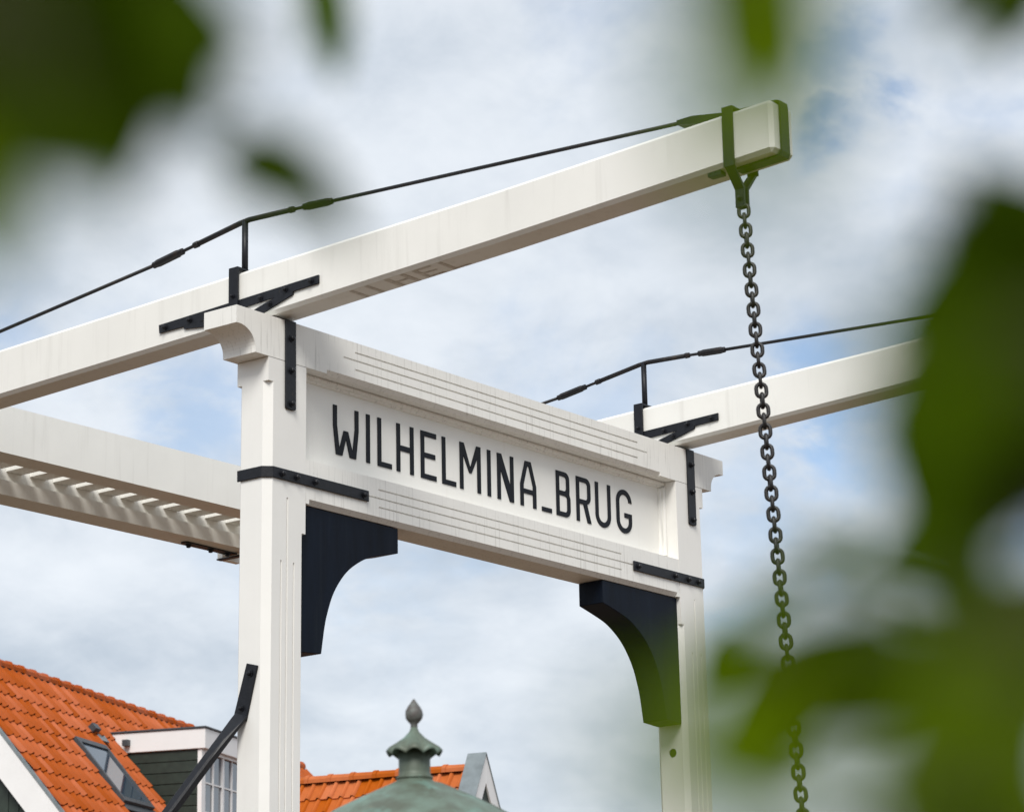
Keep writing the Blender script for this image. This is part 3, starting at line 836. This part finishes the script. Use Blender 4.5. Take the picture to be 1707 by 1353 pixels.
obj('room_backing', box(CX1 - .55, CX1 - .53, wy0, wy1, wz0 - .3, dz0 - .01), BATTEN, dm)

# house in the middle: ridge runs across the view, raised gable at its right end
RZ2 = R(-76.504)
h2 = thing('house', 'lower house with light orange roof tiles and steep zinc capped gable, behind the copper dome', 'house', (17.204, 11.92, 0), RZ2)
bpy.context.view_layer.update()
RH2, P2 = 7.06, R(52)
c2, s2_, t2 = math.cos(P2), math.sin(P2), math.tan(P2)
L2, HY, EY = 3.5, 2.3, 2.6
obj('wall', box(-L2 + .05, -0.02, -HY, HY, 0, RH2 - HY * t2 - .1), GREEN, h2)
for sg in (-1, 1):
    obj('roof_slope', prism([(0, RH2 - .01), (sg * EY, RH2 - .01 - EY * t2), (sg * EY, RH2 - .07 - EY * t2), (0, RH2 - .11)], -L2, -0.005, 'x'), BATTEN if sg < 0 else TILE2, h2)
U2 = Vector((-1, 0, 0)); S2 = Vector((0, -c2, -s2_))
tm2 = tile_mesh('roof_tile', 0.186, 0.36, TILE2, 0.044)
lay_tiles(h2, Vector((-0.04, 0, RH2)) + S2 * 0.03, U2, S2, 0.186, 0.295, 18, 13, tm2, lambda u, s, w, g: True, rt)
rm2 = ridge_mesh('ridge_tile', 0.372, TILE2, 0.095)
for k in range(9):
    o = bpy.data.objects.new('ridge_tile', rm2); link(o, h2)
    o.matrix_basis = Matrix.Translation((-0.02 - 0.372 * k, 0, RH2 + 0.035)) @ Matrix.Rotation(R(180), 4, 'Z')
PG = R(59); tg = math.tan(PG)
AZ = RH2 + 0.22
gy = (AZ - 0.2) / tg
gw = obj('gable_wall', prism([(0, AZ - .10), (-2.3, AZ - .10 - 2.3 * tg), (2.3, AZ - .10 - 2.3 * tg)], 0.002, 0.20, 'x'), GREEN, h2)
yy = -2.2
while yy < 2.2:
    a, b = yy + .003, yy + .127
    za, zb = AZ - .2 - abs(a) * tg, AZ - .2 - abs(b) * tg
    if min(za, zb) > 3.0:
        obj('plank', prism([(a, 3.0), (b, 3.0), (b, zb)] + ([(0, AZ - .2)] if a < 0 < b else []) + [(a, za)], 0.203, 0.222, 'x', .002), GREEN, h2)
    yy += .13
for sg in (-1, 1):
    e = 2.35
    obj('bargeboard', prism([(0, AZ), (sg * e, AZ - e * tg), (sg * e, AZ - .42 - e * tg), (0, AZ - .42)], 0.224, 0.255, 'x', .003), TRIM, h2)
    obj('zinc_coping', prism([(0, AZ + .022), (sg * e, AZ + .022 - e * tg), (sg * e, AZ + .002 - e * tg), (0, AZ + .002)], -0.03, 0.27, 'x', .003), ZINC, h2)

# ------------------------------------------------------------------ copper roofed kiosk
KX, KY = -4.84, -5.32
kiosk = thing('kiosk', 'round kiosk with patinated green copper dome, scalloped lantern cap and bud finial', 'kiosk', (KX, KY, 0))
def KO(name, prof, m, seg=48, ruffle=None, parent=None, smooth=True):
    bm = bmesh.new(); add_lathe(bm, prof, 0, 0, seg, ruffle); return obj(name, bm, m, parent or kiosk, smooth)
KO('body', [(.62, 0), (.62, .3), (.58, .32), (.58, 2.55), (.66, 2.60), (.66, 2.70)], KIOSKGREEN, smooth=False)
dome = [(.78, 2.70), (.80, 2.74), (.78, 2.775), (.70, 2.86), (.58, 2.955), (.45, 3.045), (.34, 3.108), (.253, 3.150), (.167, 3.189), (.115, 3.212), (.084, 3.226), (.074, 3.236)]
def dome_seam(i, a, r):
    k = max(0, math.cos(6 * a)) ** 40
    return r * (1 + .012 * k) if 2 < i < 10 else r, .006 * k if 2 < i < 10 else 0
KO('dome', dome, COPPER, 96, dome_seam)
KO('lantern', [(.078, 3.234), (.080, 3.246), (.070, 3.250), (.068, 3.27), (.068, 3.385)], COPPER)
def scallop(i, a, r):
    k = (abs(math.sin(4.5 * a)))
    f = [0, 0, .15, .5, .9, 1.0][min(i, 5)]
    return r * (1 + .10 * f * k), -.020 * f * (1 - k)
KO('lantern_cap', [(.013, 3.462), (.022, 3.440), (.045, 3.415), (.074, 3.393), (.100, 3.374), (.112, 3.358), (.108, 3.354), (.060, 3.386), (.02, 3.40)], COPPER, 72, scallop)
def bud(i, a, r): return r * (1 + .05 * math.cos(7 * a + i * 1.3)), 0
KO('finial', [(.012, 3.455), (.016, 3.463), (.014, 3.472), (.024, 3.483), (.035, 3.498), (.038, 3.514), (.035, 3.531), (.026, 3.549), (.014, 3.566), (.003, 3.582)], FINIAL, 28, bud)
LEAF_HUBS = {
  'a': ('L', (-13.6787, -12.4772, 1.9446)),
  'b': ('L', (-13.3089, -12.302, 2.151)),
  'k': ('L', (-13.4521, -12.308, 2.0098)),
  'c': ('R', (-13.6379, -12.7008, 1.9068)),
  'd': ('R', (-13.2457, -12.5949, 2.05)),
  'e': ('R', (-13.341, -12.6478, 1.8739)),
  'f': ('R', (-13.3052, -12.6239, 1.7913)),
  'g': ('R', (-13.3839, -12.5963, 1.6918)),
}
LEAVES = [
  ('a', -13.688, -12.543, 1.8899, 0.072, 0.75, 0, 0.691, -0.544, -0.475, -0.669, -0.73, -0.137),
  ('a', -13.6642, -12.5439, 1.8988, 0.0744, 0.75, 0, 0.786, -0.582, -0.21, -0.588, -0.808, 0.037),
  ('a', -13.588, -12.4861, 1.9282, 0.0556, 0.66, 0, 0.581, -0.115, -0.806, -0.488, -0.842, -0.231),
  ('a', -13.6067, -12.4885, 1.912, 0.063, 0.62, 0, -0.014, -0.091, -0.996, -0.822, -0.567, 0.064),
  ('a', -13.6987, -12.5462, 1.852, 0.0572, 0.36, 1, 0.459, 0.293, -0.839, -0.577, -0.619, -0.532),
  ('a', -13.713, -12.5865, 1.8697, 0.0495, 0.75, 0, 0.734, -0.197, -0.651, -0.665, -0.408, -0.626),
  ('a', -13.7324, -12.5983, 1.8385, 0.0368, 0.66, 0, 0.458, -0.256, -0.851, -0.848, -0.415, -0.331),
  ('a', -13.639, -12.5098, 1.9013, 0.0594, 0.7, 0, -0.004, 0.452, -0.892, -0.727, -0.613, -0.308),
  ('a', -13.6313, -12.5257, 1.9146, 0.0538, 0.7, 0, 0.349, -0.84, -0.416, -0.916, -0.213, -0.339),
  ('a', -13.6659, -12.5697, 1.8855, 0.0334, 0.5, 1, 0.27, -0.195, -0.943, -0.603, -0.798, -0.007),
  ('a', -13.7366, -12.6211, 1.8253, 0.0279, 0.3, 0, 0.569, -0.064, -0.82, -0.776, -0.371, -0.51),
  ('a', -13.7179, -12.5641, 1.8336, 0.0354, 0.5, 2, 0.449, 0.155, -0.88, -0.824, -0.308, -0.475),
  ('a', -13.7929, -12.6702, 1.7943, 0.0198, 0.4, 1, 0.408, 0.013, -0.913, -0.862, -0.324, -0.39),
  ('k', -13.5203, -12.4669, 1.9162, 0.0502, 0.5, 0, 0.323, -0.743, -0.585, -0.837, -0.513, 0.189),
  ('k', -13.4974, -12.4618, 1.9143, 0.0326, 0.42, 0, 0.365, -0.46, -0.809, -0.918, -0.324, -0.23),
  ('b', -13.2631, -12.2567, 2.1061, 0.0616, 0.36, 1, 0.553, 0.201, -0.808, -0.414, -0.776, -0.476),
  ('b', -13.3718, -12.3453, 2.0498, 0.0343, 0.3, 1, 0.026, 0.154, -0.988, -0.496, -0.856, -0.146),
  ('c', -13.6706, -12.7174, 1.8483, 0.0557, 0.5, 2, 0.278, 0.107, -0.955, -0.667, -0.693, -0.272),
  ('c', -13.6746, -12.7127, 1.8495, 0.0354, 0.45, 1, -0.074, 0.182, -0.98, -0.494, -0.861, -0.123),
  ('c', -13.6978, -12.7421, 1.8304, 0.0325, 0.46, 2, 0.541, -0.109, -0.834, -0.48, -0.854, -0.2),
  ('c', -13.8265, -12.8141, 1.7572, 0.027, 0.46, 2, 0.416, 0.301, -0.858, -0.77, -0.386, -0.509),
  ('c', -13.7857, -12.7793, 1.7892, 0.0201, 0.3, 1, 0.01, 0.251, -0.968, -0.912, -0.395, -0.112),
  ('d', -13.3449, -12.6075, 1.9865, 0.0401, 0.6, 0, -0.214, 0.277, -0.937, -0.914, -0.394, 0.093),
  ('d', -13.3933, -12.6234, 1.9726, 0.0412, 0.6, 0, -0.611, 0.713, -0.345, -0.653, -0.7, -0.29),
  ('d', -13.5636, -12.7019, 1.8828, 0.0193, 0.35, 1, -0.585, 0.474, -0.658, -0.514, -0.844, -0.152),
  ('e', -13.4408, -12.6542, 1.8746, 0.0586, 0.66, 0, -0.614, 0.28, 0.738, -0.637, -0.727, -0.254),
  ('e', -13.4412, -12.6484, 1.8628, 0.0586, 0.6, 0, -0.41, 0.611, 0.677, -0.874, -0.474, -0.102),
  ('e', -13.458, -12.6547, 1.8497, 0.057, 0.6, 0, -0.735, 0.636, 0.233, -0.677, -0.681, -0.279),
  ('e', -13.4722, -12.6646, 1.8369, 0.0671, 0.7, 0, -0.512, 0.848, 0.14, -0.843, -0.527, 0.109),
  ('e', -13.4966, -12.6606, 1.8228, 0.0538, 0.58, 0, -0.231, 0.95, -0.21, -0.973, -0.229, 0.037),
  ('e', -13.7066, -12.7719, 1.77, 0.0297, 0.4, 1, -0.499, 0.774, 0.389, -0.84, -0.322, -0.437),
  ('e', -13.724, -12.7785, 1.7593, 0.0257, 0.36, 1, -0.791, 0.568, -0.226, -0.447, -0.789, -0.421),
  ('e', -13.4187, -12.6308, 1.8335, 0.0698, 0.66, 0, -0.639, 0.75, -0.172, -0.689, -0.657, -0.305),
  ('e', -13.3785, -12.5871, 1.8472, 0.0652, 0.46, 0, -0.199, 0.118, -0.973, -0.928, -0.343, 0.149),
  ('e', -13.457, -12.6598, 1.8583, 0.063, 0.66, 0, -0.749, 0.35, 0.562, -0.662, -0.402, -0.632),
  ('e', -13.389, -12.5995, 1.8292, 0.0535, 0.42, 1, -0.243, 0.357, -0.902, -0.583, -0.797, -0.159),
  ('e', -13.3416, -12.56, 1.831, 0.0432, 0.42, 1, -0.027, 0.803, -0.595, -0.545, -0.511, -0.665),
  ('e', -13.4111, -12.6378, 1.8272, 0.0539, 0.44, 0, -0.166, 0.425, -0.89, -0.822, -0.559, -0.114),
  ('e', -13.4567, -12.6494, 1.8338, 0.06, 0.66, 0, -0.624, 0.758, 0.191, -0.74, -0.493, -0.458),
  ('e', -13.3867, -12.5933, 1.8853, 0.0343, 0.45, 0, -0.492, 0.497, -0.714, -0.526, -0.824, -0.211),
  ('e', -13.5488, -12.6852, 1.8015, 0.0386, 0.5, 1, -0.399, 0.912, -0.091, -0.744, -0.38, -0.549),
  ('e', -13.6369, -12.7248, 1.7661, 0.0279, 0.3, 1, -0.27, 0.224, -0.936, -0.433, -0.897, -0.09),
  ('e', -13.6589, -12.736, 1.7793, 0.0206, 0.34, 1, -0.632, 0.574, -0.52, -0.67, -0.742, -0.005),
  ('e', -13.4553, -12.6442, 1.8179, 0.036, 0.5, 1, -0.33, 0.791, -0.516, -0.582, -0.601, -0.549),
  ('e', -13.4671, -12.6468, 1.8586, 0.03, 0.5, 1, -0.709, 0.527, 0.467, -0.697, -0.43, -0.573),
  ('e', -13.4881, -12.6701, 1.8191, 0.0368, 0.5, 1, -0.485, 0.82, -0.303, -0.832, -0.54, -0.13),
  ('f', -13.3304, -12.5237, 1.7931, 0.0645, 0.56, 0, -0.727, 0.677, 0.119, -0.683, -0.73, -0.024),
  ('f', -13.3396, -12.5072, 1.7828, 0.059, 0.56, 0, -0.57, 0.527, -0.63, -0.754, -0.641, 0.146),
  ('f', -13.3518, -12.5269, 1.7865, 0.0468, 0.6, 0, -0.404, 0.873, -0.275, -0.608, -0.48, -0.632),
  ('f', -13.3949, -12.5306, 1.7679, 0.0343, 0.5, 1, -0.468, 0.525, -0.711, -0.836, -0.524, 0.163),
  ('f', -13.3708, -12.5066, 1.7966, 0.0315, 0.55, 1, 0.025, 0.801, -0.598, -0.787, -0.353, -0.506),
  ('f', -13.3471, -12.5127, 1.8175, 0.0212, 0.6, 1, -0.559, 0.762, -0.328, -0.797, -0.603, -0.043),
  ('f', -13.322, -12.5187, 1.834, 0.0245, 0.6, 1, -0.591, 0.72, 0.365, -0.786, -0.411, -0.462),
  ('f', -13.5337, -12.6579, 1.7722, 0.0399, 0.1, 1, 0.016, 0.342, -0.939, -0.806, -0.552, -0.215),
  ('f', -13.3891, -12.5794, 1.7843, 0.0284, 0.5, 1, -0.799, 0.584, -0.141, -0.43, -0.721, -0.543),
  ('f', -13.4537, -12.6347, 1.792, 0.039, 0.48, 1, -0.377, 0.328, -0.866, -0.684, -0.729, 0.021),
  ('f', -13.3895, -12.5921, 1.814, 0.0301, 0.5, 0, -0.108, 0.801, -0.589, -0.947, -0.262, -0.183),
  ('f', -13.3815, -12.5668, 1.8103, 0.0189, 0.5, 1, -0.379, 0.886, -0.266, -0.644, -0.459, -0.613),
  ('f', -13.4603, -12.6539, 1.7778, 0.0466, 0.5, 1, -0.565, 0.798, 0.21, -0.78, -0.432, -0.453),
  ('f', -13.4287, -12.6278, 1.7795, 0.0432, 0.5, 1, -0.698, 0.612, -0.371, -0.619, -0.777, -0.116),
  ('f', -13.4944, -12.6671, 1.7544, 0.0576, 0.66, 2, -0.565, 0.582, -0.585, -0.479, -0.808, -0.342),
  ('f', -13.5166, -12.666, 1.7405, 0.0505, 0.5, 2, -0.192, 0.403, -0.895, -0.77, -0.627, -0.118),
  ('f', -13.4694, -12.6347, 1.7613, 0.035, 0.42, 1, 0.082, 0.761, -0.643, -0.57, -0.494, -0.657),
  ('f', -13.7037, -12.7591, 1.7327, 0.0252, 0.22, 1, -0.31, 0.95, 0.024, -0.927, -0.297, -0.229),
  ('f', -13.7587, -12.783, 1.7181, 0.0262, 0.16, 1, -0.644, 0.743, 0.185, -0.732, -0.527, -0.431),
  ('f', -13.7325, -12.7482, 1.716, 0.0223, 0.32, 2, -0.445, 0.763, -0.469, -0.828, -0.55, -0.109),
  ('f', -13.7553, -12.7799, 1.7009, 0.0216, 0.16, 2, -0.56, 0.761, -0.328, -0.811, -0.585, 0.026),
  ('g', -13.5324, -12.6713, 1.7221, 0.0514, 0.66, 2, -0.499, 0.124, 0.857, -0.852, -0.253, -0.459),
  ('g', -13.5256, -12.6799, 1.7212, 0.0514, 0.62, 2, 0.008, 0.086, 0.996, -0.864, -0.502, 0.05),
  ('g', -13.4948, -12.6619, 1.7439, 0.0576, 0.6, 2, -0.085, -0.309, 0.947, -0.677, -0.679, -0.283),
  ('g', -13.5716, -12.6852, 1.7151, 0.0312, 0.5, 1, -0.787, 0.306, 0.536, -0.51, -0.812, -0.285),
  ('g', -13.7738, -12.7713, 1.6977, 0.039, 0.46, 2, -0.479, 0.819, 0.315, -0.83, -0.306, -0.467),
  ('g', -13.7602, -12.7699, 1.693, 0.0232, 0.36, 1, -0.708, 0.687, 0.161, -0.663, -0.57, -0.486),
  ('g', -13.4555, -12.6496, 1.7538, 0.0379, 0.42, 2, -0.146, 0.078, 0.986, -0.889, -0.449, -0.096),
  ('g', -13.8166, -12.7959, 1.6872, 0.0193, 0.3, 2, -0.536, 0.66, 0.526, -0.843, -0.391, -0.369),
]

# ------------------------------------------------------------------ the two trees the camera looks out from under
LEAF_MESH = {}
def leaf_mesh(L, w, tone):
    key = (L, w, tone)
    if key in LEAF_MESH: return LEAF_MESH[key]
    bm = bmesh.new(); n = 8; rows = []
    for i in range(n + 1):
        t = i / n
        hw = w * L * 0.5 * (math.sin(math.pi * min(1, t ** 0.75)) ** 0.8) if 0 < i < n else 0.0005 * L
        x = (t - 0.5) * L
        z = -0.10 * L * (2 * t - 1) ** 2
        rows.append([bm.verts.new((x, s * hw, z + 0.16 * hw * abs(s))) for s in (-1, -.5, 0, .5, 1)])
    for a, b in zip(rows, rows[1:]):
        for k in range(4): bm.faces.new((a[k], a[k + 1], b[k + 1], b[k]))
    me = mesh_of('leaf', bm, LEAFM[tone], True)
    LEAF_MESH[key] = me
    return me
fh = Vector((CAM_F.x, CAM_F.y, 0)).normalized(); rh = Vector((fh.y, -fh.x, 0))
g0 = Vector((CAM_POS.x, CAM_POS.y, 0))
rl = random.Random(8)
TREES = {}
for key, lat, fwd, lab in (('L', -1.25, 0.15, 'tree overhanging the upper left corner with dark leaves close to the lens'),
                           ('R', 1.30, 0.25, 'tree on the right with a curtain of blurred green leaves hanging before the bridge')):
    base = g0 + rh * lat + fh * fwd
    tr = thing('tree', lab, 'tree', base, 0, 'trees framing the view in the foreground')
    inv = Matrix.Translation(-base)
    top = base + Vector((0, 0, 4.6))
    path = [base + Vector((.04 * math.sin(i * 1.7), .04 * math.cos(i * 2.1), 4.6 * i / 8)) for i in range(9)]
    obj('trunk', tube(path, [.15 - .011 * i for i in range(9)], 12), BARK, tr, True, inv)
    for k in range(7):
        a = R(51 * k + rl.uniform(-15, 15)); z0 = 2.3 + .3 * k
        p0 = base + Vector((0, 0, z0)); ln_ = rl.uniform(1.0, 1.6)
        pth = [p0 + Vector((math.cos(a) * ln_ * t, math.sin(a) * ln_ * t, .55 * ln_ * t ** 1.3)) for t in (0, .25, .5, .75, 1)]
        if any(in_frame(p, 1.25) for p in pth): continue
        obj('branch', tube(pth, [.05, .042, .034, .024, .012], 8), BARK, tr, True, inv)
    # crown: unseen leaf blades added above and around the camera to shade near leaves
    vs, fs = [], []
    for _ in range(9000):
        th = rl.uniform(0, 2 * math.pi); rr = 1.9 * math.sqrt(rl.random()); zc = rl.uniform(2.15, 5.4)
        sq = math.sqrt(max(0, 1 - ((zc - 3.7) / 1.75) ** 2))
        p = base + Vector((rr * sq * math.cos(th), rr * sq * math.sin(th), zc))
        if noise.noise(p * 1.7) < -.12: continue
        if in_frame(p, 1.5) or (p - CAM_POS).length < .45: continue
        dx = Vector((rl.gauss(0, 1), rl.gauss(0, 1), rl.gauss(-.3, .6))).normalized()
        dy = dx.orthogonal().normalized(); dy.rotate(Matrix.Rotation(rl.uniform(0, 6.28), 3, dx))
        L_ = rl.uniform(.06, .10); b0 = len(vs)
        vs += [p - dx * L_ * .5, p + dy * L_ * .3, p + dx * L_ * .5, p - dy * L_ * .3]
        fs.append((b0, b0 + 1, b0 + 2, b0 + 3))
    me = bpy.data.meshes.new('shade_crown'); me.from_pydata([tuple(v) for v in vs], [], fs); me.materials.append(LEAFM[1])
    o = link(bpy.data.objects.new('shade_crown', me), tr, inv); o['kind'] = 'stuff'
    TREES[key] = (tr, inv, base)
HUBPATH = {}
for hk, (tk, hp) in LEAF_HUBS.items():
    tr, inv, base = TREES[tk]
    hp = Vector(hp)
    out = (hp - CAM_POS); 
    src = base + Vector((0, 0, 2.5))
    mid = hp.lerp(src, .5) + Vector((0, 0, .18))
    pts = [src, src.lerp(mid, .5) + Vector((0, 0, .06)), mid, mid.lerp(hp, .5) + Vector((0, 0, .03)), hp]
    obj('branch', tube(pts, [.022, .017, .013, .008, .0045], 8), BARK, tr, True, inv)
for (hk, x, y, z, L_, w_, tone, ax_, ay_, az_, nx, ny, nz_) in LEAVES:
    tk, hp = LEAF_HUBS[hk]
    tr, inv, base = TREES[tk]
    c = Vector((x, y, z)); A_ = Vector((ax_, ay_, az_)).normalized(); Nn = Vector((nx, ny, nz_)); Nn = (Nn - A_ * Nn.dot(A_)).normalized()
    o = bpy.data.objects.new('leaf', leaf_mesh(L_, w_, tone)); link(o, tr, inv)
    o.matrix_basis = Matrix.Translation(c) @ Matrix((A_, Nn.cross(A_), Nn)).transposed().to_4x4()
    b0 = c - A_ * L_ * .5; hp = Vector(hp)
    m1 = b0 - A_ * min(L_ * .6, (hp - b0).length * .4)
    pts = [b0 + A_ * L_ * .1, b0, m1, m1.lerp(hp, .5), hp]
    obj('twig', tube(pts, [.0006, .0008, .0010, .0013, .0016], 5), TWIG, tr, True, inv)
